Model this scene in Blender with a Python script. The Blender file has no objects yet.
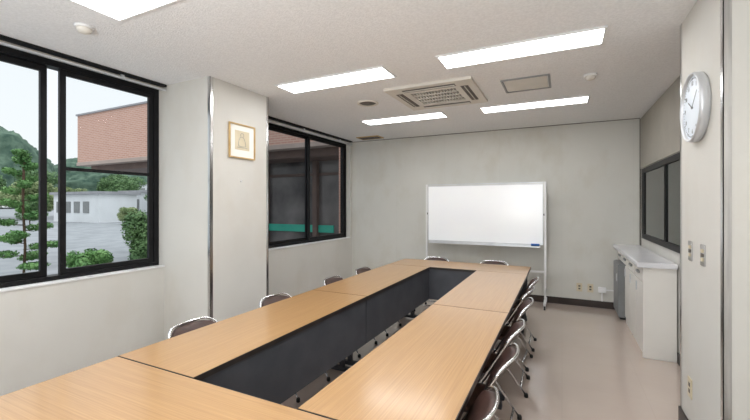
import bpy, bmesh, math, random
from mathutils import Vector, Matrix, noise
random.seed(7)
S=bpy.context.scene
COL=S.collection
S.view_settings.view_transform='Standard'
S.view_settings.look='None'
S.view_settings.exposure=0.0

# ------------------------------------------------------------------ materials
def srgb(r,g,b):
    f=lambda c:((c/255)/12.92 if c/255<=0.04045 else ((c/255+0.055)/1.055)**2.4)
    return (f(r),f(g),f(b),1)
def newmat(name):
    m=bpy.data.materials.new(name); m.use_nodes=True
    nt=m.node_tree; b=nt.nodes['Principled BSDF']
    return m,nt,b
def noisemat(name,c1,c2,scale=5,rough=0.5,metal=0,bump=0,bscale=None,detail=4,stretch=(1,1,1),lo=0.35,hi=0.65,spec=0.5,stain=None,stainamt=0.6,tiles=None,seams=None,coat=0):
    m,nt,b=newmat(name)
    tc=nt.nodes.new('ShaderNodeTexCoord'); mp=nt.nodes.new('ShaderNodeMapping')
    mp.inputs['Scale'].default_value=stretch
    nt.links.new(tc.outputs['Object'],mp.inputs[0])
    n=nt.nodes.new('ShaderNodeTexNoise'); n.inputs['Scale'].default_value=scale; n.inputs['Detail'].default_value=detail
    nt.links.new(mp.outputs[0],n.inputs[0])
    r=nt.nodes.new('ShaderNodeValToRGB'); r.color_ramp.elements[0].position=lo; r.color_ramp.elements[1].position=hi
    r.color_ramp.elements[0].color=c1; r.color_ramp.elements[1].color=c2
    nt.links.new(n.outputs[0],r.inputs[0]); outc=r.outputs[0]
    if stain:
        mp2=nt.nodes.new('ShaderNodeMapping'); mp2.inputs['Scale'].default_value=(1.3,1.3,0.8); nt.links.new(tc.outputs['Object'],mp2.inputs[0])
        n3=nt.nodes.new('ShaderNodeTexNoise'); n3.inputs['Scale'].default_value=1.7; n3.inputs['Detail'].default_value=6; n3.inputs['Roughness'].default_value=0.6
        nt.links.new(mp2.outputs[0],n3.inputs[0])
        r3=nt.nodes.new('ShaderNodeValToRGB'); r3.color_ramp.elements[0].position=0.5; r3.color_ramp.elements[1].position=0.75
        r3.color_ramp.elements[0].color=(0,0,0,1); r3.color_ramp.elements[1].color=(stainamt,stainamt,stainamt,1)
        nt.links.new(n3.outputs[0],r3.inputs[0])
        mx=nt.nodes.new('ShaderNodeMixRGB'); mx.inputs[2].default_value=stain
        nt.links.new(r3.outputs[0],mx.inputs[0]); nt.links.new(outc,mx.inputs[1]); outc=mx.outputs[0]
    if tiles:   # faint square tile / panel seams
        tw,th_,amt=tiles
        mp3=nt.nodes.new('ShaderNodeMapping'); nt.links.new(tc.outputs['Object'],mp3.inputs[0])
        if seams=='xz': mp3.inputs['Rotation'].default_value=(math.pi/2,0,0)
        br=nt.nodes.new('ShaderNodeTexBrick'); br.offset=0; br.inputs['Scale'].default_value=1
        br.inputs['Brick Width'].default_value=tw; br.inputs['Row Height'].default_value=th_; br.inputs['Mortar Size'].default_value=0.004
        br.inputs['Mortar Smooth'].default_value=0.4
        br.inputs['Color1'].default_value=(1,1,1,1); br.inputs['Color2'].default_value=(0.985,0.985,0.985,1); br.inputs['Mortar'].default_value=(amt,amt,amt,1)
        nt.links.new(mp3.outputs[0],br.inputs[0])
        mm=nt.nodes.new('ShaderNodeMixRGB'); mm.blend_type='MULTIPLY'; mm.inputs[0].default_value=1
        nt.links.new(outc,mm.inputs[1]); nt.links.new(br.outputs[0],mm.inputs[2]); outc=mm.outputs[0]
    nt.links.new(outc,b.inputs['Base Color'])
    b.inputs['Roughness'].default_value=rough; b.inputs['Metallic'].default_value=metal
    b.inputs['Specular IOR Level'].default_value=spec
    if coat: b.inputs['Coat Weight'].default_value=coat; b.inputs['Coat Roughness'].default_value=0.1
    if bump:
        n2=nt.nodes.new('ShaderNodeTexNoise'); n2.inputs['Scale'].default_value=bscale or scale*8; n2.inputs['Detail'].default_value=3
        nt.links.new(tc.outputs['Object'],n2.inputs[0])
        bp=nt.nodes.new('ShaderNodeBump'); bp.inputs['Strength'].default_value=bump; bp.inputs['Distance'].default_value=0.01
        nt.links.new(n2.outputs[0],bp.inputs['Height']); nt.links.new(bp.outputs[0],b.inputs['Normal'])
    return m
def glassmat(name,tint=(0.93,0.95,0.945,1),ior=1.06):
    m,nt,b=newmat(name); nt.nodes.remove(b)
    out=nt.nodes['Material Output']
    t=nt.nodes.new('ShaderNodeBsdfTransparent'); t.inputs[0].default_value=tint
    g=nt.nodes.new('ShaderNodeBsdfGlossy'); g.inputs['Roughness'].default_value=0.02
    fr=nt.nodes.new('ShaderNodeFresnel'); fr.inputs[0].default_value=ior
    mx=nt.nodes.new('ShaderNodeMixShader')
    nt.links.new(fr.outputs[0],mx.inputs[0]); nt.links.new(t.outputs[0],mx.inputs[1]); nt.links.new(g.outputs[0],mx.inputs[2])
    nt.links.new(mx.outputs[0],out.inputs[0]); return m
def emismat(name,col,st):
    m,nt,b=newmat(name)
    b.inputs['Base Color'].default_value=(0.9,0.9,0.9,1)
    b.inputs['Emission Color'].default_value=col; b.inputs['Emission Strength'].default_value=st
    return m
def brickmat(name):
    m,nt,b=newmat(name)
    tc=nt.nodes.new('ShaderNodeTexCoord'); sp=nt.nodes.new('ShaderNodeSeparateXYZ'); cb=nt.nodes.new('ShaderNodeCombineXYZ')
    ad=nt.nodes.new('ShaderNodeMath'); ad.operation='ADD'
    nt.links.new(tc.outputs['Object'],sp.inputs[0])
    nt.links.new(sp.outputs[0],ad.inputs[0]); nt.links.new(sp.outputs[1],ad.inputs[1])
    nt.links.new(ad.outputs[0],cb.inputs[0]); nt.links.new(sp.outputs[2],cb.inputs[1])
    br=nt.nodes.new('ShaderNodeTexBrick'); br.inputs['Scale'].default_value=1.0
    br.inputs['Color1'].default_value=srgb(206,160,142); br.inputs['Color2'].default_value=srgb(196,148,130); br.inputs['Mortar'].default_value=srgb(214,186,172)
    br.inputs['Brick Width'].default_value=0.18; br.inputs['Row Height'].default_value=0.055; br.inputs['Mortar Size'].default_value=0.008
    nt.links.new(cb.outputs[0],br.inputs[0]); nt.links.new(br.outputs[0],b.inputs['Base Color'])
    b.inputs['Roughness'].default_value=0.8; return m
def woodmat(name):
    m,nt,b=newmat(name)
    tc=nt.nodes.new('ShaderNodeTexCoord'); mp=nt.nodes.new('ShaderNodeMapping'); mp.inputs['Scale'].default_value=(1.6,110,20)
    nt.links.new(tc.outputs['Object'],mp.inputs[0])
    n=nt.nodes.new('ShaderNodeTexNoise'); n.inputs['Scale'].default_value=1.6; n.inputs['Detail'].default_value=5; n.inputs['Distortion'].default_value=0.3
    nt.links.new(mp.outputs[0],n.inputs[0])
    r=nt.nodes.new('ShaderNodeValToRGB'); r.color_ramp.elements[0].position=0.2; r.color_ramp.elements[1].position=0.8
    r.color_ramp.elements[0].color=srgb(172,132,88); r.color_ramp.elements[1].color=srgb(199,158,109)
    nt.links.new(n.outputs[0],r.inputs[0]); nt.links.new(r.outputs[0],b.inputs['Base Color'])
    b.inputs['Roughness'].default_value=0.3; b.inputs['Specular IOR Level'].default_value=0.5
    b.inputs['Coat Weight'].default_value=0.5; b.inputs['Coat Roughness'].default_value=0.16
    return m
M={}
M['wall']=noisemat('wallpaper',srgb(207,205,199),srgb(213,211,205),1.3,0.75,bump=0.1,bscale=120,stain=srgb(198,192,180),stainamt=0.45)
M['wallback']=noisemat('stained_wallpaper',srgb(207,206,199),srgb(213,212,205),0.9,0.7,bump=0.1,bscale=120,stain=srgb(192,186,170),stainamt=0.5,tiles=(0.92,9.0,0.95),seams='xz')
M['tan']=noisemat('tan_panel',srgb(160,155,145),srgb(170,165,155),2,0.7)
M['ceil']=noisemat('ceiling_board',srgb(231,232,233),srgb(241,242,243),60,0.9,bump=0.5,bscale=90)
M['floor']=noisemat('vinyl_floor',srgb(194,177,166),srgb(199,183,172),1.2,0.16,bump=0.006,bscale=20,spec=0.6,tiles=(0.6,0.6,0.95),coat=0.8)
M['base']=noisemat('baseboard_brown',srgb(46,38,35),srgb(56,46,42),5,0.4)
M['black']=noisemat('black_aluminium',srgb(16,16,18),srgb(24,24,26),8,0.45,spec=0.25)
M['char']=noisemat('charcoal_panel',srgb(64,66,72),srgb(72,74,80),6,0.6)
M['edge']=noisemat('dark_edge',srgb(40,36,34),srgb(52,46,43),6,0.4)
M['wood']=woodmat('oak_laminate')
M['chrome']=noisemat('chrome',(0.78,0.78,0.8,1),(0.86,0.86,0.88,1),3,0.16,metal=1)
M['steel']=noisemat('brushed_steel',(0.6,0.6,0.6,1),(0.75,0.75,0.75,1),3,0.22,metal=1,stretch=(20,20,1))
M['vinyl']=noisemat('brown_vinyl',srgb(56,38,33),srgb(72,49,43),18,0.4,bump=0.1,bscale=150)
M['rubber']=noisemat('rubber',srgb(30,30,30),srgb(42,42,42),10,0.7)
M['white']=noisemat('white_paint',srgb(228,228,228),srgb(236,236,236),3,0.4)
M['wb']=noisemat('whiteboard_enamel',srgb(250,252,255),srgb(252,254,255),2,0.25)
M['alu']=noisemat('aluminium',srgb(200,202,205),srgb(216,218,220),5,0.35,metal=0.4)
M['counter']=noisemat('counter_laminate',srgb(226,223,217),srgb(233,230,224),2,0.35)
M['ctop']=noisemat('counter_top',srgb(224,224,228),srgb(232,232,236),2,0.2)
M['grey']=noisemat('grey_steel',srgb(128,130,130),srgb(140,142,142),4,0.45)
M['beige']=noisemat('beige_plastic',srgb(212,208,199),srgb(220,216,207),5,0.5)
M['dgrille']=noisemat('grille_dark',srgb(84,78,72),srgb(104,97,90),8,0.6)
M['cream']=noisemat('cream_plastic',srgb(206,194,165),srgb(216,205,178),5,0.5)
M['blue']=noisemat('blue_felt',srgb(45,100,170),srgb(55,115,185),20,0.8)
M['gold']=noisemat('gold_wood',srgb(186,156,104),srgb(206,176,124),12,0.35)
M['paper']=noisemat('mat_paper',srgb(236,235,229),srgb(242,241,236),3,0.8)
M['ink']=noisemat('ink',srgb(128,130,132),srgb(148,150,150),10,0.8)
M['face']=noisemat('clock_face',srgb(222,230,240),srgb(228,236,245),3,0.4)
M['diff']=emismat('lamp_diffuser',(0.985,0.995,1.0,1),13.5)
M['glass']=glassmat('window_glass')
M['glass2']=glassmat('tinted_glass',(0.52,0.54,0.55,1),1.14)
M['dglass']=noisemat('dark_glass',srgb(10,14,13),srgb(44,58,50),1.6,0.03,lo=0.5,hi=0.8,spec=0.4,stretch=(1,1,0.4))  # lighter noise patches put faint greenish reflections into the pane colour
M['brick']=brickmat('pink_brick')
M['asphalt']=noisemat('asphalt',srgb(132,135,138),srgb(150,153,156),1.5,0.9)
M['leaf']=noisemat('leaf_green',srgb(72,118,62),srgb(122,164,96),3,0.7)
M['leaf2']=noisemat('leaf_dark',srgb(66,100,60),srgb(116,148,94),2,0.7)
M['leaf3']=noisemat('leaf_light',srgb(116,138,90),srgb(162,172,126),1.2,0.8)
M['hill']=noisemat('hill_forest',srgb(56,80,68),srgb(98,120,102),0.25,1,detail=10)
M['bark']=noisemat('bark',srgb(84,66,52),srgb(108,88,70),10,0.9)
M['hwall']=noisemat('render_white',srgb(222,224,226),srgb(232,234,236),0.5,0.8)
M['fbase']=noisemat('fascia_concrete',srgb(176,158,148),srgb(188,170,160),2,0.8)
M['roof']=noisemat('roof_slate',srgb(150,150,154),srgb(168,168,172),1,0.8)
M['dark']=noisemat('glazing_grey_brown',srgb(66,62,63),srgb(130,124,122),0.9,0.15)
M['brown']=noisemat('brown_column',srgb(104,86,80),srgb(118,98,90),3,0.7)
M['teal']=noisemat('teal_reflection',srgb(50,172,148),srgb(64,186,160),3,0.5)

# ------------------------------------------------------------------ helpers
def link(o): COL.objects.link(o); return o
def mk(name,mesh,mat=None,parent=None,loc=(0,0,0),smooth=False):
    o=bpy.data.objects.new(name,mesh); link(o)
    if mat: mesh.materials.append(M[mat])
    if parent: o.parent=parent
    o.location=loc
    if smooth:
        for p in mesh.polygons: p.use_smooth=True
    return o
def boxes_bm(bl):
    bm=bmesh.new()
    for (x0,x1,y0,y1,z0,z1) in bl:
        r=bmesh.ops.create_cube(bm,size=1)
        for v in r['verts']:
            v.co=Vector(((x0+x1)/2+v.co.x*(x1-x0),(y0+y1)/2+v.co.y*(y1-y0),(z0+z1)/2+v.co.z*(z1-z0)))
    return bm
def boxes(name,bl,mat,parent=None,bevel=0,loc=(0,0,0)):
    bm=boxes_bm(bl)
    if bevel: bmesh.ops.bevel(bm,geom=list(bm.edges),offset=bevel,segments=2,affect='EDGES')
    me=bpy.data.meshes.new(name); bm.to_mesh(me); bm.free()
    return mk(name,me,mat,parent,loc)
def smoothpath(pts,rad=0.05,n=6,closed=False):
    P=[Vector(p) for p in pts]; out=[]
    N=len(P)
    for i,p in enumerate(P):
        if not closed and (i==0 or i==N-1): out.append(p); continue
        a=P[i-1]; c=P[(i+1)%N]
        d1=(a-p); d2=(c-p); r=min(rad,d1.length*0.49,d2.length*0.49)
        s=p+d1.normalized()*r; e=p+d2.normalized()*r
        for k in range(n+1):
            t=k/n; out.append((1-t)**2*s+2*t*(1-t)*p+t*t*e)
    return out
def tube_bm(bm,pts,r,seg=10,closed=False):
    P=[Vector(p) for p in pts]; N=len(P)
    T=[]
    for i in range(N):
        if closed: t=P[(i+1)%N]-P[i-1]
        else: t=P[min(i+1,N-1)]-P[max(i-1,0)]
        T.append(t.normalized())
    up=Vector((0,0,1)) if abs(T[0].z)<0.9 else Vector((1,0,0))
    nrm=(up-T[0]*up.dot(T[0])).normalized(); rings=[]
    for i in range(N):
        nrm=(nrm-T[i]*nrm.dot(T[i])).normalized(); b=T[i].cross(nrm)
        rings.append([bm.verts.new(P[i]+r*(math.cos(2*math.pi*k/seg)*nrm+math.sin(2*math.pi*k/seg)*b)) for k in range(seg)])
    for i in range(N if closed else N-1):
        A=rings[i];B=rings[(i+1)%N]
        for k in range(seg): bm.faces.new((A[k],A[(k+1)%seg],B[(k+1)%seg],B[k]))
    if not closed:
        bm.faces.new(rings[0][::-1]); bm.faces.new(rings[-1])
def tubes(name,paths,r,mat,parent=None,seg=10,closed=False):
    bm=bmesh.new()
    for p in paths: tube_bm(bm,p,r,seg,closed)
    bmesh.ops.recalc_face_normals(bm,faces=bm.faces)
    me=bpy.data.meshes.new(name); bm.to_mesh(me); bm.free()
    return mk(name,me,mat,parent,smooth=True)
def lathe(name,prof,mat,parent=None,seg=32,loc=(0,0,0),smooth=True):
    bm=bmesh.new(); rings=[]
    for (r,z) in prof:
        if r<1e-6: rings.append([bm.verts.new((0,0,z))])
        else: rings.append([bm.verts.new((r*math.cos(2*math.pi*k/seg),r*math.sin(2*math.pi*k/seg),z)) for k in range(seg)])
    for A,B in zip(rings,rings[1:]):
        for k in range(seg):
            k2=(k+1)%seg
            if len(A)==1 and len(B)==1: continue
            if len(A)==1: bm.faces.new((A[0],B[k],B[k2]))
            elif len(B)==1: bm.faces.new((A[k],B[0],A[k2]))
            else: bm.faces.new((A[k],B[k],B[k2],A[k2]))
    bmesh.ops.recalc_face_normals(bm,faces=bm.faces)
    me=bpy.data.meshes.new(name); bm.to_mesh(me); bm.free()
    o=mk(name,me,mat,parent,loc,smooth=smooth); return o
def empty(name,loc=(0,0,0),rot=0,label=None,cat=None,group=None):
    o=bpy.data.objects.new(name,None); o.empty_display_size=0.1; link(o); o.location=loc; o.rotation_euler=(0,0,rot)
    if label: o['label']=label
    if cat: o['category']=cat
    if group: o['group']=group
    return o
def tag(o,label,cat,group=None):
    o['label']=label;o['category']=cat
    if group:o['group']=group
    return o
def struct(o,label,cat='wall'):
    o['kind']='structure'; o['label']=label; o['category']=cat; return o
def clone(root,loc,rot=None,label=None,scale=None):
    c=root.copy(); link(c); c.location=loc
    if rot is not None: c.rotation_euler=(0,0,rot)
    if scale: c.scale=scale
    if label: c['label']=label
    def rec(s,d):
        for ch in s.children:
            k=ch.copy(); link(k); k.parent=d; k.matrix_parent_inverse=ch.matrix_parent_inverse.copy(); rec(ch,k)
    rec(root,c); return c

H=2.756; YB=6.51; XL=-3.70; XR=1.008
# ------------------------------------------------------------------ room shell
struct(boxes('floor',[(-3.9,1.25,-2.0,6.7,-0.12,0)],'floor'),'pinkish beige glossy vinyl floor','floor')
struct(boxes('ceiling',[(-3.9,1.25,-2.0,6.7,H,H+0.15)],'ceil'),'off-white textured ceiling board','ceiling')
struct(boxes('wall_back',[(XL-0.2,XR+0.2,YB,YB+0.15,0,H)],'wallback'),'pale grey-green stained wallpapered wall behind the whiteboard')
struct(boxes('wall_front',[(XL-0.2,XR+0.2,-2.0,-1.85,0,H)],'wall'),'pale grey wall at the end of the room')
SZ=0.88; TZ=2.745
struct(boxes('wall_left',[(XL-0.2,XL,-1.85,YB,0,SZ),(XL-0.2,XL,-1.85,YB,TZ,H),(XL-0.2,XL,-1.85,-1.2,SZ,TZ),(XL-0.2,XL,2.57,3.37,SZ,TZ),(XL-0.2,XL,6.42,YB,SZ,TZ)],'wall'),'pale wall with two wide window openings')
struct(boxes('wall_right',[(XR,XR+0.2,-1.85,YB,0,H)],'wall'),'pale grey wall behind the counter')
PLX=-3.026; PY0,PY1=2.57,3.37
struct(boxes('wall_left_pillar',[(XL,PLX,PY0,PY1,0,H)],'wall'),'square pale pillar between the windows')
PRX=0.733; RY0,RY1=2.50,3.27
struct(boxes('wall_right_pillar',[(PRX,XR,RY0,RY1,0,H)],'wall'),'square pale pillar carrying the clock')
w=0.03
def corner(name,x,y,sx,sy):
    xa=(x+0.004*sx); xb=(x-w*sx); ya=(y+0.004*sy); yb=(y-w*sy)
    b=[(min(xa,xb),max(xa,xb),min(y,ya),max(y,ya),0.0,H-0.001),(min(x,xa),max(x,xa),min(ya,yb),max(ya,yb),0.0,H-0.001)]
    struct(boxes(name,b,'steel'),'brushed metal corner strip on the pillar','trim')
corner('trim_1',PLX,PY0,1,-1); corner('trim_2',PLX,PY1,1,1); corner('trim_3',PRX,RY0,-1,-1); corner('trim_4',PRX,RY1,-1,1)
struct(boxes('trim_5',[(XR-0.014,XR,3.3,YB-0.02,2.03,H-0.02)],'tan'),'tan blind-like panel above the side window','trim')
struct(boxes('trim_6',[(XL,XR-0.014,YB-0.012,YB,H-0.008,H)],'dgrille'),'thin grey strip along the ceiling edge','trim')
struct(boxes('trim_7',[(XR-0.02,XR,YB-0.03,YB-0.012,0.1,H-0.02)],'dgrille'),'grey vertical corner strip','trim')
BH=0.10
struct(boxes('baseboard_back',[(XL,XR,YB-0.012,YB,0,BH)],'base'),'dark brown baseboard','baseboard')
struct(boxes('baseboard_left',[(XL,XL+0.012,-1.85,PY0,0,BH),(XL,XL+0.012,PY1,YB-0.012,0,BH),(XL+0.012,PLX+0.012,PY0-0.012,PY0,0,BH),(PLX+0.004,PLX+0.014,PY0,PY1,0,BH)],'base'),'dark brown baseboard','baseboard')
struct(boxes('baseboard_right',[(XR-0.012,XR,-1.85,RY0-0.012,0,BH),(PRX-0.012,XR,RY0-0.014,RY0-0.004,0,BH),(PRX-0.014,PRX-0.004,RY0,RY1,0,0.14),(XR-0.012,XR,RY1,4.57,0,BH)],'base'),'dark brown baseboard','baseboard')
struct(boxes('trim_8',[(XL-0.08,XL+0.015,-1.2,PY0,SZ,SZ+0.015)],'white',bevel=0.003),'pale window sill','trim')
struct(boxes('trim_9',[(XL-0.08,XL+0.015,PY1,6.42,SZ,SZ+0.015)],'white',bevel=0.003),'pale window sill','trim')

def window(name,y0,y1,sashes,label,gl='glass'):
    r=empty(name); r['kind']='structure'; r['label']=label; r['category']='window'
    fx0,fx1=XL-0.19,XL-0.085; b=0.05; z0,z1=SZ,TZ; bt=0.075
    boxes('frame',[(fx0,fx1,y0,y1,z0,z0+b),(fx0,fx1,y0,y1,z1-bt,z1),(fx0,fx1,y0,y0+b,z0+b,z1-bt),(fx0,fx1,y1-b,y1,z0+b,z1-bt)],'black',r)
    pan=[]
    for (a,c,xc,rails) in sashes:
        s=0.045; zz0=z0+b+0.001; zz1=z1-bt-0.001
        bl=[(xc-0.015,xc+0.015,a,a+s,zz0,zz1),(xc-0.015,xc+0.015,c-s,c,zz0,zz1),(xc-0.015,xc+0.015,a+s,c-s,zz0,zz0+s),(xc-0.015,xc+0.015,a+s,c-s,zz1-s,zz1)]
        for zr in rails: bl.append((xc-0.014,xc+0.014,a+s,c-s,zr-0.014,zr+0.014))
        boxes('sash',bl,'black',r)
        pan.append((xc-0.003,xc+0.003,a+s,c-s,zz0+s,zz1-s))
    bm=bmesh.new()
    for (x0,x1,ya,yb,za,zb) in pan:
        xm=(x0+x1)/2
        bm.faces.new([bm.verts.new(c) for c in ((xm,ya,za),(xm,yb,za),(xm,yb,zb),(xm,ya,zb))])
    me=bpy.data.meshes.new('glass_pane'); bm.to_mesh(me); bm.free(); mk('glass_pane',me,gl,r)
    return r
window('window_1',-1.2,PY0,[(-1.14,0.24,XL-0.11,[]),(0.20,1.63,XL-0.155,[]),(1.70,2.515,XL-0.11,[1.83])],'wide black aluminium sliding window facing the car park')
window('window_2',PY1,6.42,[(3.425,4.24,XL-0.11,[]),(4.20,5.24,XL-0.155,[]),(5.20,6.365,XL-0.11,[])],'black aluminium sliding window facing the dark wing','glass2')
r=empty('window_3'); r['kind']='structure'; r['label']='black framed interior window above the counter'; r['category']='window'
y0,y1,z0,z1=3.5,6.27,1.07,2.01; b=0.06
boxes('frame',[(XR-0.03,XR,y0,y1,z0,z0+b),(XR-0.03,XR,y0,y1,z1-b,z1),(XR-0.03,XR,y0,y0+b,z0+b,z1-b),(XR-0.03,XR,y1-b,y1,z0+b,z1-b)],'black',r)
for a,c in ((3.57,5.02),(4.98,6.20)):
    boxes('sash',[(XR-0.024,XR-0.004,a,a+0.05,z0+b,z1-b),(XR-0.024,XR-0.004,c-0.05,c,z0+b,z1-b)],'black',r)
boxes('glass_pane',[(XR-0.012,XR-0.006,y0+b,y1-b,z0+b,z1-b)],'dglass',r)

for y0,y1 in ((-1.2,PY0-0.01),(PY1+0.01,6.42)):
    cr=empty('curtain_rail',((XL+0.05),0,0),label='slim pale metal curtain rail above a black window',cat='curtain rail',group='curtain rails')
    zr=2.690 if y0<0 else 2.672
    boxes('rail',[(-0.03,0.0,y0,y1,zr,2.706)],'alu',cr,0.003)
    boxes('rail_cover',[(-0.05,0.005,y0,y1,2.732,H)],'black',cr,0.002)
    for yy in (y0+0.4,(y0+y1)/2,y1-0.44): boxes('bracket',[(-0.025,-0.01,yy,yy+0.03,2.704,2.734)],'alu',cr)

# ------------------------------------------------------------------ ceiling lights
def light(loc):
    r=empty('ceiling_light',loc,label='recessed rectangular fluorescent ceiling light, lit white',cat='ceiling light',group='fluorescent ceiling lights')
    L=0.6125;W=0.158;t=0.018
    boxes('housing',[(-L,L,-W,-W+t,-0.014,0),(-L,L,W-t,W,-0.014,0),(-L,-L+t,-W+t,W-t,-0.014,0),(L-t,L,-W+t,W-t,-0.014,0)],'white',r,0.002)
    boxes('diffuser',[(-L+t,L-t,-W+t,W-t,-0.008,-0.001)],'diff',r)
    return r
L0=light((-2.035,3.205,H))
for x,y in ((-0.328,3.205),(-2.035,5.045),(-0.328,5.045),(-2.035,1.37),(-0.328,1.37)):
    clone(L0,(x,y,H))

# ------------------------------------------------------------------ AC cassette
ac=empty('air_conditioner',(-1.24,4.12,H),label='beige four-way ceiling cassette air conditioner',cat='air conditioner')
a=0.46
boxes('panel',[(-a,a,-a,-a+0.21,-0.03,0),(-a,a,a-0.21,a,-0.03,0),(-a,-a+0.21,-a+0.21,a-0.21,-0.03,0),(a-0.21,a,-a+0.21,a-0.21,-0.03,0)],'beige',ac)
boxes('grille_back',[(-0.25,0.25,-0.25,0.25,-0.008,-0.001)],'dgrille',ac)
boxes('grille',[(-0.25+i*0.0333,-0.25+i*0.0333+0.008,-0.25,0.25,-0.030,-0.01) for i in range(15)]+[(-0.25,0.25,-0.003+j,0.003+j,-0.032,-0.012) for j in (-0.246,-0.12,0,0.12,0.246)],'beige',ac)
for q in range(4):
    o=boxes('air_louver',[(-0.28,0.28,-0.39,-0.315,-0.034,-0.0305)],'dgrille',ac); o.rotation_euler=(0,0,q*math.pi/2)
    o=boxes('louver_flap',[(-0.275,0.275,-0.362,-0.352,-0.042,-0.0345)],'beige',ac,0.002); o.rotation_euler=(0,0,q*math.pi/2)
v=empty('ceiling_hatch',(-0.325,4.155,H),label='square framed access hatch in the ceiling',cat='ceiling hatch')
boxes('frame',[(-0.225,0.225,-0.225,-0.205,-0.012,0),(-0.225,0.225,0.205,0.225,-0.012,0),(-0.225,-0.205,-0.205,0.205,-0.012,0),(0.205,0.225,-0.205,0.205,-0.012,0)],'grey',v,0.002)
boxes('panel',[(-0.195,0.195,-0.195,0.195,-0.007,-0.001)],'beige',v)
def detector(loc):
    r=empty('smoke_detector',loc,label='small round white ceiling smoke detector',cat='smoke detector',group='ceiling smoke detectors')
    lathe('base',[(0,0),(0.058,0),(0.058,-0.012),(0.052,-0.016),(0,-0.016)],'white',r)
    lathe('dome',[(0.046,-0.0165),(0.046,-0.028),(0.036,-0.042),(0.018,-0.05),(0,-0.052)],'beige',r)
    return r
d0=detector((0.24,4.14,H)); clone(d0,(-2.965,1.47,H))
r=empty('ceiling_speaker',(-2.11,4.09,H),label='round beige speaker grille on the ceiling',cat='speaker')
lathe('rim',[(0.13,0),(0.13,-0.01),(0.12,-0.016),(0.1,-0.012),(0.1,0)],'beige',r)
lathe('grille',[(0.099,-0.002),(0.08,-0.012),(0.055,-0.008),(0.05,-0.014),(0.02,-0.012),(0,-0.016)],'dgrille',r)
r=empty('ceiling_vent',(-3.15,6.2,H),label='dark brown rectangular air vent on the ceiling',cat='air vent')
boxes('frame',[(-0.22,0.22,-0.13,-0.11,-0.014,0),(-0.22,0.22,0.11,0.13,-0.014,0),(-0.22,-0.2,-0.11,0.11,-0.014,0),(0.2,0.22,-0.11,0.11,-0.014,0)],'gold',r)
boxes('slats',[(-0.2,0.2,-0.105+i*0.024,-0.09+i*0.024,-0.012,-0.002) for i in range(9)],'base',r)

# ------------------------------------------------------------------ tables
TH=0.70
def table(loc,rot,label):
    r=empty('conference_table',loc,rot,label=label,cat='table',group='conference tables in a ring')
    L=0.899;W=0.299
    boxes('tabletop',[(-L+0.004,L-0.004,-W+0.004,W-0.004,TH-0.028,TH)],'wood',r)
    boxes('edge_band',[(-L,L,-W,-W+0.004,TH-0.03,TH-0.001),(-L,L,W-0.004,W,TH-0.03,TH-0.001),(-L,-L+0.004,-W+0.004,W-0.004,TH-0.03,TH-0.001),(L-0.004,L,-W+0.004,W-0.004,TH-0.03,TH-0.001)],'edge',r)
    boxes('modesty_panel',[(-L+0.003,L-0.003,W-0.03,W-0.012,0.27,TH-0.031)],'char',r,0.002)
    boxes('under_frame',[(-L+0.12,L-0.12,-0.18,-0.15,TH-0.06,TH-0.03),(-L+0.12,L-0.12,0.15,0.18,TH-0.06,TH-0.03),(-L+0.12,-L+0.15,-0.15,0.15,TH-0.06,TH-0.03),(L-0.15,L-0.12,-0.15,0.15,TH-0.06,TH-0.03)],'edge',r)
    for sx in (-1,1):
        x=sx*(L-0.07)
        boxes('leg',[(x-0.02,x+0.02,0.06,0.10,0.05,TH-0.03),(x-0.02,x+0.02,-0.10,-0.06,0.05,TH-0.03),(x-0.022,x+0.022,-0.26,0.26,0.02,0.055),(x-0.025,x+0.025,-0.26,-0.21,0,0.02),(x-0.025,x+0.025,0.21,0.26,0,0.02)],'char',r,0.003)
    return r
TL='oak-laminate conference table with dark grey panel'
t0=table((-1.266,0.934,0),0,TL+', set crosswise')
clone(t0,(-1.87,2.136,0),-math.pi/2,TL+', on the window side')
clone(t0,(-1.87,3.937,0),-math.pi/2,TL+', on the window side')
clone(t0,(-0.662,2.136,0),math.pi/2,TL+', on the aisle side')
clone(t0,(-0.662,3.937,0),math.pi/2,TL+', on the aisle side')
clone(t0,(-1.266,5.139,0),math.pi,TL+', by the whiteboard')

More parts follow.
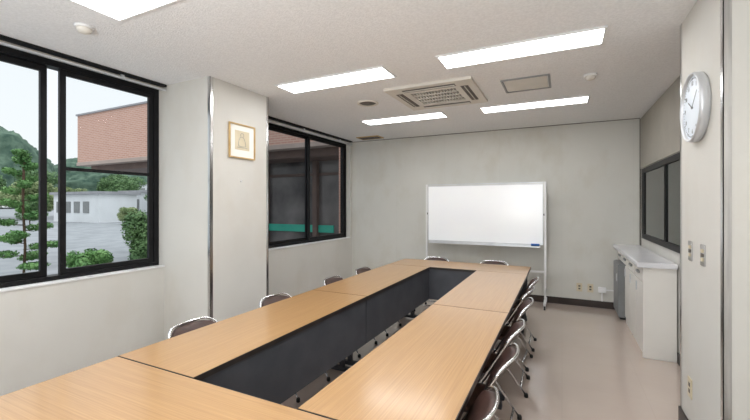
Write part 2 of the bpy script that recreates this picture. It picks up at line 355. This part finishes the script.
# ------------------------------------------------------------------ chairs (facing +x locally, back at -x)
def chair(loc,rot):
    r=empty('folding_chair',loc,rot,label='chrome tube folding chair with brown vinyl pads',cat='chair',group='folding chairs around the tables')
    hw=0.2; TB=0.722
    p=smoothpath([(0.20,-hw,0.012),(-0.05,-hw,0.42),(-0.23,-hw+0.005,TB),(-0.23,hw-0.005,TB),(-0.05,hw,0.42),(0.20,hw,0.012)],0.10,8)
    pts=[];
    for a_,b_ in zip(p,p[1:]):
        n=max(1,int((b_-a_).length/0.04))
        for i in range(n): pts.append(a_.lerp(b_,i/n))
    pts.append(p[-1])
    out=[]
    for v in pts:
        k=min(1,max(0,(v.z-0.55)/0.172))
        out.append(Vector((v.x-0.045*k*(1-(v.y/hw)**2),v.y,v.z)))
    tubes('front_leg_frame',[out],0.0080,'chrome',r)
    h2=hw-0.028
    p=smoothpath([(-0.23,-h2,0.012),(0.06,-h2,0.40),(0.12,-h2,0.405),(0.12,h2,0.405),(0.06,h2,0.40),(-0.23,h2,0.012)],0.04,5)
    cb=[[(-0.19,-h2,0.066),(-0.19,h2,0.066)],[(0.155,-hw,0.086),(0.155,hw,0.086)]]
    tubes('rear_leg_frame',[p]+cb,0.008,'chrome',r)
    bm=bmesh.new(); n=40; rings=[]
    for (sc,z) in ((0.92,0.416),(1.0,0.424),(1.0,0.440),(0.95,0.450),(0.7,0.455),(0.3,0.452)):
        ring=[]
        for k in range(n):
            t=2*math.pi*k/n; c,s=math.cos(t),math.sin(t)
            ex=0.45
            x=0.18*abs(c)**ex*(1 if c>0 else -1); y=0.172*abs(s)**ex*(1 if s>0 else -1)
            y*=1-0.06*(x/0.18 <0)
            ring.append(bm.verts.new((x*sc+0.03,y*sc,z)))
        rings.append(ring)
    for A,B in zip(rings,rings[1:]):
        for k in range(n): bm.faces.new((A[k],A[(k+1)%n],B[(k+1)%n],B[k]))
    bm.faces.new(rings[0][::-1]); bm.faces.new(rings[-1])
    bmesh.ops.recalc_face_normals(bm,faces=bm.faces)
    me=bpy.data.meshes.new('seat'); bm.to_mesh(me); bm.free(); mk('seat',me,'vinyl',r,smooth=True)
    bm=bmesh.new(); nu,nv=16,10; th=0.02
    def pt(i,j,off):
        u_=-1+2*i/nu; v_=j/nv
        y=u_*(hw-0.008)*(1-0.13*(v_**5)); z=0.555+v_*0.158
        if v_>0.5: z-=0.03*(abs(u_)**5)*(v_-0.5)*2
        z+= (0.016*(abs(u_)**4) if v_<0.2 else 0)
        k=min(1,max(0,(z-0.55)/0.172))
        x=-0.05-(z-0.42)*0.18/(TB-0.42) - 0.045*k*(1-u_*u_)
        puff=0.007*(1-u_**4)*(1-(2*v_-1)**4)
        return (x+off+(puff if off>0 else -puff*0.5),y,z)
    F=[[bm.verts.new(pt(i,j,th/2)) for j in range(nv+1)] for i in range(nu+1)]
    B=[[bm.verts.new(pt(i,j,-th/2)) for j in range(nv+1)] for i in range(nu+1)]
    for i in range(nu):
        for j in range(nv):
            bm.faces.new((F[i][j],F[i+1][j],F[i+1][j+1],F[i][j+1])); bm.faces.new((B[i][j],B[i][j+1],B[i+1][j+1],B[i+1][j]))
    for i in range(nu):
        bm.faces.new((F[i][0],B[i][0],B[i+1][0],F[i+1][0])); bm.faces.new((F[i][nv],F[i+1][nv],B[i+1][nv],B[i][nv]))
    for j in range(nv):
        bm.faces.new((F[0][j],F[0][j+1],B[0][j+1],B[0][j])); bm.faces.new((F[nu][j],B[nu][j],B[nu][j+1],F[nu][j+1]))
    bmesh.ops.recalc_face_normals(bm,faces=bm.faces)
    me=bpy.data.meshes.new('backrest'); bm.to_mesh(me); bm.free(); mk('backrest',me,'vinyl',r,smooth=True)
    for (x,y) in ((0.20,-hw),(0.20,hw),(-0.23,-h2),(-0.23,h2)):
        lathe('foot_cap',[(0,0),(0.015,0),(0.016,0.02),(0.012,0.03),(0,0.03)],'rubber',r,12,(x,y,0))
    return r
XC=-2.02
c0=chair((XC,1.77,0),0.03)
for y,rz in ((2.58,-0.04),(3.53,0.02),(4.22,0.0)): clone(c0,(XC,y,0),rz)
for y,rz,dx in ((1.58,math.pi+0.04,0.0),(2.18,math.pi,0.02),(2.70,math.pi,0.01),(3.39,math.pi+0.03,0.02),(3.92,math.pi-0.04,0.0),(4.44,math.pi,0.01)):
    clone(c0,(-0.51+dx,y,0),rz)
for x in (-1.70,-0.86): clone(c0,(x,5.34,0),-math.pi/2)

# ------------------------------------------------------------------ whiteboard
wbY=6.22
wb=empty('whiteboard',(-1.15,wbY,0),label='blank white mobile whiteboard in a slim aluminium frame on casters',cat='whiteboard')
boxes('writing_surface',[(-0.89,0.89,-0.012,0.0,0.93,1.83)],'wb',wb)
boxes('frame',[(-0.9,0.9,-0.018,0.006,1.83,1.842),(-0.9,0.9,-0.018,0.006,0.917,0.93),(-0.9,-0.89,-0.018,0.006,0.93,1.83),(0.89,0.9,-0.018,0.006,0.93,1.83)],'alu',wb,0.002)
boxes('marker_tray',[(-0.86,0.86,-0.085,-0.018,0.885,0.893),(-0.86,0.86,-0.09,-0.083,0.885,0.905),(-0.86,0.86,-0.02,-0.008,0.885,0.915)],'alu',wb)
for sx in (-1,1):
    x=sx*0.925
    boxes('leg',[(x-0.014,x+0.014,-0.012,0.02,0.09,1.87)],'white',wb,0.004)
    boxes('foot',[(x-0.018,x+0.018,-0.24,0.24,0.065,0.095)],'white',wb,0.005)
    boxes('board_pivot',[(min(sx*0.9,x),max(sx*0.9,x),-0.01,0.01,1.36,1.39)],'rubber',wb)
    for yy in (-0.22,0.22):
        o=lathe('caster',[(0,-0.012),(0.024,-0.012),(0.027,-0.006),(0.027,0.006),(0.024,0.012),(0,0.012)],'rubber',wb,20,(x,yy,0.0275)); o.rotation_euler=(0,math.pi/2,0)
        boxes('caster_fork',[(x-0.018,x-0.014,yy-0.01,yy+0.01,0.02,0.06),(x+0.014,x+0.018,yy-0.01,yy+0.01,0.02,0.06),(x-0.018,x+0.018,yy-0.01,yy+0.01,0.059,0.066)],'alu',wb)
boxes('crossbar',[(-0.91,0.91,-0.008,0.012,0.50,0.53)],'white',wb,0.004)
boxes('crossbar',[(-0.91,0.91,-0.008,0.012,1.855,1.868)],'alu',wb,0.003)
er=empty('whiteboard_eraser',(-0.36,wbY-0.052,0.8935),label='blue whiteboard eraser on the marker tray',cat='eraser')
boxes('felt',[(-0.06,0.06,-0.022,0.022,0,0.018)],'rubber',er,0.003)
boxes('grip',[(-0.06,0.06,-0.02,0.02,0.018,0.045)],'blue',er,0.005)

# ------------------------------------------------------------------ counter
ct=empty('counter_cabinet',(0,0,0),label='cream built-in low counter cabinet with a row of drawers',cat='cabinet')
boxes('body',[(0.745,XR-0.013,4.60,5.86,0.0,0.74),(0.76,XR-0.013,4.60,6.49,0.74,0.90),(0.93,XR-0.013,5.86,6.49,0,0.74)],'counter',ct)
boxes('end_panel',[(0.725,XR-0.013,4.57,4.598,0.0,0.90)],'counter',ct,0.002)
for i in range(4):
    y=4.61+i*0.47
    d=boxes('drawer',[(0.726,0.76,y,y+0.44,0.750,0.880)],'counter',ct,0.008)
    boxes('handle',[(0.708,0.726,y+0.15,y+0.29,0.812,0.838)],'grey',d,0.002)
for i in range(3):
    y=4.61+i*0.417
    d=boxes('door',[(0.732,0.745,y,y+0.405,0.08,0.732)],'counter',ct,0.003)
    boxes('handle',[(0.72,0.732,y+0.35,y+0.365,0.6,0.7)],'alu',d,0.002)
tag(boxes('countertop',[(0.670,XR-0.013,4.53,6.495,0.901,0.952)],'ctop',bevel=0.006),'pale grey laminate worktop running along the wall','countertop')
gc=empty('metal_locker',(0.665,5.95,0),label='small grey steel cabinet under the counter end',cat='cabinet')
boxes('body',[(0.012,0.22,0,0.48,0.03,0.735)],'grey',gc,0.005)
boxes('door',[(0,0.012,0.01,0.47,0.06,0.725)],'grey',gc,0.003)
boxes('handle',[(-0.012,0,0.06,0.075,0.5,0.6)],'alu',gc,0.002)
boxes('plinth',[(0.03,0.2,0.02,0.46,0,0.03)],'rubber',gc)

# ------------------------------------------------------------------ wall clock  (face toward -x)
ck=empty('wall_clock',(PRX,2.87,2.10),label='round silver-rimmed white wall clock on the pillar',cat='clock')
Ry=Matrix.Rotation(-math.pi/2,4,'Y')
def onwall(o):
    o.data.transform(Ry); return o
onwall(lathe('case',[(0,0),(0.195,0),(0.203,0.008),(0.205,0.035),(0.201,0.050),(0.194,0.052),(0.188,0.044),(0.188,0.03)],'alu',ck,56))
onwall(lathe('dial',[(0,0.034),(0.188,0.034),(0.188,0.028),(0,0.028)],'face',ck,56,smooth=False))
def dial(a,rad): return (-math.sin(a)*rad, math.cos(a)*rad)  # (y,z)
bm=bmesh.new()
for i in range(60):
    a=math.radians(i*6); L_=0.014 if i%5==0 else 0.007; wd=0.0022 if i%5==0 else 0.001
    r=bmesh.ops.create_cube(bm,size=1)
    mt=Matrix.Translation((-0.035,)+dial(a,0.172))@Matrix.Rotation(a,4,'X')@Matrix.Diagonal((0.003,wd*2,L_,1))
    bmesh.ops.transform(bm,matrix=mt,verts=r['verts'])
me=bpy.data.meshes.new('minute_marks'); bm.to_mesh(me); bm.free(); mk('minute_marks',me,'ink',ck)
for i in range(1,13):
    cu=bpy.data.curves.new('num','FONT'); cu.body=str(i); cu.size=0.036; cu.align_x='CENTER'; cu.align_y='CENTER'; cu.extrude=0.0006
    to=bpy.data.objects.new('tmp',cu); link(to)
    me=bpy.data.meshes.new_from_object(to.evaluated_get(bpy.context.evaluated_depsgraph_get())); bpy.data.objects.remove(to)
    y_,z_=dial(math.radians(30*i),0.143)
    R=Matrix(((0,0,-1,-0.0355),(-1,0,0,y_),(0,1,0,z_),(0,0,0,1)))
    me.transform(R); me.materials.clear(); mk('numeral',me,'ink',ck)
for ang,ln,wd,nm in ((math.radians(302),0.09,0.003,'hour_hand'),(math.radians(48),0.135,0.002,'minute_hand')):
    bm=bmesh.new(); r=bmesh.ops.create_cube(bm,size=1)
    mt=Matrix.Translation((-0.038,)+dial(ang,ln/2-0.01))@Matrix.Rotation(ang,4,'X')@Matrix.Diagonal((0.002,wd*2,ln,1))
    bmesh.ops.transform(bm,matrix=mt,verts=r['verts']); me=bpy.data.meshes.new(nm); bm.to_mesh(me); bm.free(); mk(nm,me,'ink',ck)
onwall(lathe('hub',[(0,0.034),(0.007,0.034),(0.007,0.041),(0,0.041)],'ink',ck,16))

# ------------------------------------------------------------------ picture frame on left pillar (facing +x)
pf=empty('picture_frame',(PLX,2.968,2.185),label='small gold wooden frame holding a sketch on a white mat',cat='picture frame')
a=0.18;t=0.015
boxes('frame',[(0.002,0.024,-a,a,a-t,a),(0.002,0.024,-a,a,-a,-a+t),(0.002,0.024,-a,-a+t,-a+t,a-t),(0.002,0.024,a-t,a,-a+t,a-t)],'gold',pf,0.003)
boxes('mat',[(0.003,0.010,-a+t,a-t,-a+t,a-t)],'paper',pf)
def stroke(pts): return [(0.0115,y,z) for y,z in pts]
boxes('picture_sheet',[(0.010,0.0108,-0.10,0.10,-0.09,0.11)],'cream',pf)
sk=[stroke([(-0.05,-0.05),(-0.055,-0.01),(-0.03,0.04),(0.0,0.05),(0.03,0.03),(0.045,-0.02),(0.05,-0.05),(0.0,-0.055),(-0.05,-0.05)]),
    stroke([(-0.02,0.05),(-0.025,0.075),(0.0,0.09),(0.022,0.075),(0.018,0.05)]),stroke([(-0.07,-0.065),(0.07,-0.065)])]
tubes('sketch',[smoothpath(p,0.02,4) for p in sk],0.002,'ink',pf,5)
hk=empty('wall_hook',(PLX,2.96,1.77),label='tiny white hook on the pillar',cat='hook')
lathe('plate',[(0,0),(0.012,0),(0.012,0.004),(0,0.004)],'white',hk,16).data.transform(Matrix.Rotation(math.pi/2,4,'Y'))
tubes('hook',[smoothpath([(0.004,0,0),(0.02,0,0),(0.02,0,0.015)],0.008,4)],0.002,'white',hk,6)

# ------------------------------------------------------------------ switches and outlets
def plate(name,label,cat,loc,face,kind,grp=None):
    r=empty(name,loc,label=label,cat=cat,group=grp)
    bl=boxes('cover_plate',[(-0.038,0.038,-0.007,0,-0.062,0.062)],'steel' if kind=='sw' else 'cream',r,0.002)
    if kind=='sw':
        for z in (-0.025,0,0.025): boxes('rocker',[(-0.013,0.013,-0.012,-0.007,z-0.010,z+0.010)],'dgrille' if z==0 else 'cream',r,0.001)
    else:
        for z in (-0.02,0.02): boxes('socket',[(-0.014,0.014,-0.0085,-0.007,z-0.012,z+0.012)],'dgrille',r)
    if face=='-x': r.rotation_euler=(0,0,-math.pi/2)
    return r
plate('light_switch','metal light switch plate on the pillar','light switch',(PRX,2.80,1.23),'-x','sw','switch plates on the pillar')
plate('light_switch','metal light switch plate on the pillar','light switch',(PRX,3.04,1.23),'-x','sw','switch plates on the pillar')
plate('power_outlet','cream power outlet low on the pillar','power outlet',(PRX,3.05,0.36),'-x','o')
plate('power_outlet','cream power outlet low on the wall','power outlet',(0.235,YB,0.28),'-y','o','outlets on the back wall')
plate('power_outlet','cream power outlet low on the wall','power outlet',(0.38,YB,0.28),'-y','o','outlets on the back wall')
jb=empty('junction_box',(0.53,YB,0.27),label='white surface wiring box with conduit near the outlets',cat='junction box')
boxes('box',[(-0.05,0.05,-0.04,0,-0.04,0.04)],'white',jb,0.004)
boxes('conduit',[(0.05,0.30,-0.015,0,-0.008,0.008)],'white',jb,0.002)
boxes('conduit',[(-0.01,0.01,-0.015,0,-0.17,-0.04)],'white',jb,0.002)

# ------------------------------------------------------------------ exterior
g=tag(boxes('parking_ground',[(-400,-3.92,-60,300,-0.35,-0.15)],'asphalt'),'light grey asphalt of the car park outside','ground'); g['kind']='stuff'
wg=empty('brick_building',(0,0,0),label='low building wing with a projecting pinkish brick fascia',cat='building')
boxes('brick_fascia',[(-14.2,-3.95,6.85,8.6,2.90,4.42)],'brick',wg)
boxes('roof_edge',[(-14.24,-3.95,6.81,8.64,4.42,4.47)],'roof',wg)
boxes('fascia_base',[(-14.22,-3.95,6.83,8.6,2.80,2.90)],'fbase',wg)
boxes('soffit',[(-13.9,-3.95,7.1,8.6,2.62,2.80)],'brown',wg)
boxes('glazed_wall',[(-8.8,-3.95,7.9,8.05,-0.15,2.62)],'dark',wg)
for x in (-8.7,-7.1,-5.5):
    boxes('column',[(x-0.06,x+0.06,7.78,7.9,-0.15,2.62)],'brown',wg)
boxes('teal_band',[(-8.5,-5.0,7.86,7.895,0.84,1.02)],'teal',wg)  # teal reflection seen in the glazing, built as a coloured strip
boxes('window_rail',[(-8.5,-4.2,7.86,7.895,2.25,2.32)],'brown',wg)
boxes('brick_pier',[(-4.22,-3.95,6.85,7.0,-0.15,2.80)],'brick',wg)

def foliage(name,blobs,n,size,mat,parent):
    bm=bmesh.new()
    tot=sum((b[3]*b[4]*b[5])**0.667 for b in blobs)
    for (cx,cy,cz,rx,ry,rz) in blobs:
        k=int(n*(rx*ry*rz)**0.667/tot)
        for _ in range(k):
            d=Vector((random.gauss(0,1),random.gauss(0,1),random.gauss(0,1))).normalized()
            rr=random.uniform(0.6,1.08)
            p=Vector((cx+d.x*rx*rr,cy+d.y*ry*rr,max(0.05+size*1.4,cz+d.z*rz*rr)))
            u=Vector((random.gauss(0,1),random.gauss(0,1),random.gauss(0,0.6))).normalized(); w_=u.cross(d if abs(u.dot(d))<0.9 else Vector((0,0,1))).normalized()
            s=size*random.uniform(0.6,1.3)
            vs=[bm.verts.new(p+u*s),bm.verts.new(p+w_*s*0.6),bm.verts.new(p-u*s),bm.verts.new(p-w_*s*0.6)]
            bm.faces.new(vs)
    me=bpy.data.meshes.new(name); bm.to_mesh(me); bm.free(); return mk(name,me,mat,parent)
GZ=-0.149
pn=empty('pine_tree',(-9.0,3.45,GZ),label='young sparse layered pine tree outside the window',cat='tree')
tubes('trunk',[[(0,0,0.0),(0.04,0.02,0.9),(0.0,0,1.7),(0.05,0,2.5)]],0.022,'bark',pn,8)
bl=[]; br_=[]
for i in range(19):
    z=0.5+2.05*i/18; R=0.62*(1-(z-0.35)/2.8); a_=i*2.4
    ex,ey=R*math.cos(a_),R*math.sin(a_)
    br_.append([(0.02,0,z),(ex*0.6,ey*0.6,z+0.02),(ex*0.95,ey*0.95,z+0.08)])
    for f in (0.45,0.9):
        bl.append((ex*f,ey*f,z+0.02+0.07*f,max(.10,R*0.3),max(.10,R*0.3),0.065))
bl.append((0.05,0,2.55,0.1,0.1,0.14))
tubes('branches',br_,0.008,'bark',pn,6)
foliage('foliage',bl,9500,0.026,'leaf',pn)
def shrub(loc,rx,h,label,mat='leaf',name='shrub',n=12000,size=0.028):
    r=empty(name,loc,label=label,cat='shrub')
    tubes('trunk',[[(0.03*k,0.02*k,0.012),(0.08*k,-0.05*k,h*0.6)] for k in (-1,0,1)],0.012,'bark',r,6)
    bl=[(random.uniform(-.5,.5)*rx,random.uniform(-.5,.5)*rx,h*random.uniform(0.2,0.82),rx*random.uniform(.3,.5),rx*random.uniform(.3,.5),h*random.uniform(.12,.2)) for _ in range(20)]
    foliage('foliage',bl,n,size,mat,r); return r
shrub((-7.8,3.95,GZ),0.40,0.88,'rounded green garden shrub outside the window','leaf')
shrub((-8.9,4.6,GZ),0.34,0.70,'low green garden shrub outside the window','leaf2')
shrub((-7.0,4.42,GZ),0.38,1.65,'upright leafy shrub outside the window','leaf2',n=13000)
def tree(loc,mat,h=5,rx=2.2,label='distant broadleaf tree across the car park'):
    r=empty('tree',loc,label=label,cat='tree',group='trees across the car park')
    tubes('trunk',[[(0,0,0.0),(0.0,0.001,0.3),(0.05,0,h*0.5)]],0.12,'bark',r,8)
    bl=[(random.uniform(-.5,.5)*rx,random.uniform(-.5,.5)*rx,h*random.uniform(0.2,0.84),rx*random.uniform(.33,.5),rx*random.uniform(.33,.5),h*random.uniform(.11,.17)) for _ in range(20)]
    foliage('foliage',bl,18000,0.13,mat,r); return r
ta=tree((-60,16.5,GZ),'leaf2',7.0,3.2); tb=tree((-54,21.0,GZ),'leaf3',5.2,2.9)
for (x,y,s,src) in ((-61,24.2,0.95,ta),(-66,31,1.0,tb),(-51.5,29.0,0.8,ta),(-59,34.5,0.95,ta),(-45,32.5,0.8,tb),(-69,22.5,0.9,ta),(-36.5,25.0,0.45,ta),(-39.5,15.6,0.36,ta),(-33.5,20.0,0.34,tb)):
    clone(src,(x,y,GZ),random.uniform(0,6),None,(s,s,s))
def house(loc,w_,d_,h_,label):
    r=empty('distant_building',loc,label=label,cat='building')
    boxes('walls',[(0,w_,0,d_,0,h_)],'hwall',r)
    boxes('roof',[(-0.25,w_+0.25,-0.25,d_+0.25,h_,h_+0.25)],'roof',r)
    boxes('windows',[(0.6+i*1.6,1.6+i*1.6,-0.04,0,0.9,h_-0.7) for i in range(int((w_-1)/1.6))],'grey',r)
house((-46.5,20.3,GZ),8,3.5,2.7,'small pale building across the car park')
house((-44.2,25.6,GZ),5.5,3,3.0,'small pale building across the car park')
house((-80,43,GZ),16,8,5.4,'low white building across the car park')
def hill(loc,rx,ry,rz,label):
    bm=bmesh.new(); bmesh.ops.create_icosphere(bm,subdivisions=6,radius=1)
    bmesh.ops.delete(bm,geom=[v for v in bm.verts if v.co.z<0.0],context='VERTS')
    for v in bm.verts:
        n=noise.noise(v.co*3)*0.08+noise.noise(v.co*12)*0.03+noise.noise(v.co*45)*0.03
        v.co*=1+n
        v.co=Vector((v.co.x*rx,v.co.y*ry,v.co.z*rz))
    me=bpy.data.meshes.new('hill'); bm.to_mesh(me); bm.free()
    tag(mk('hill',me,'hill',None,loc,smooth=True),label,'hill')
hill((-254,78,-0.148),42,33,41,'dense forested hill beyond the car park')
hill((-310,192,-0.148),55,76,40,'low forested hill beyond the car park')

# ------------------------------------------------------------------ world: overcast, brighter towards the zenith
W=bpy.data.worlds.new('overcast_sky'); S.world=W; W.use_nodes=True
nt=W.node_tree; bg=nt.nodes['Background']
tc=nt.nodes.new('ShaderNodeTexCoord'); sp=nt.nodes.new('ShaderNodeSeparateXYZ'); rp=nt.nodes.new('ShaderNodeValToRGB')
nt.links.new(tc.outputs['Generated'],sp.inputs[0]); nt.links.new(sp.outputs[2],rp.inputs[0])
e=rp.color_ramp.elements
e[0].position=0.0; e[0].color=(0.34,0.35,0.355,1)
e[1].position=1.0; e[1].color=(0.88,0.92,0.96,1)
x=e.new(0.42); x.color=(0.31,0.33,0.352,1)
nt.links.new(rp.outputs[0],bg.inputs[0]); bg.inputs[1].default_value=3.0

# added fill lamp, unseen behind the camera, aimed up to brighten the ceiling
def area(loc,rot,sx,sy,en,col=(1,1,1)):
    l=bpy.data.lights.new('fill_lamp','AREA'); l.shape='RECTANGLE'; l.size=sx; l.size_y=sy; l.energy=en; l.color=col
    o=bpy.data.objects.new('fill_lamp',l); link(o); o.location=loc; o.rotation_euler=rot
    return o
area((-1.0,-1.1,1.5),(math.radians(180-42),0,math.radians(10)),0.8,0.8,95,(0.95,0.98,1.0))

# ------------------------------------------------------------------ camera
cam=bpy.data.cameras.new('camera'); co=bpy.data.objects.new('camera',cam); link(co)
cam.sensor_width=36; cam.lens=380/750*36; cam.shift_y=-5/750; cam.clip_end=1000; cam.clip_start=0.02
co.location=(0,0,1.52); co.rotation_euler=(math.pi/2,0,math.radians(26.2))
S.camera=co
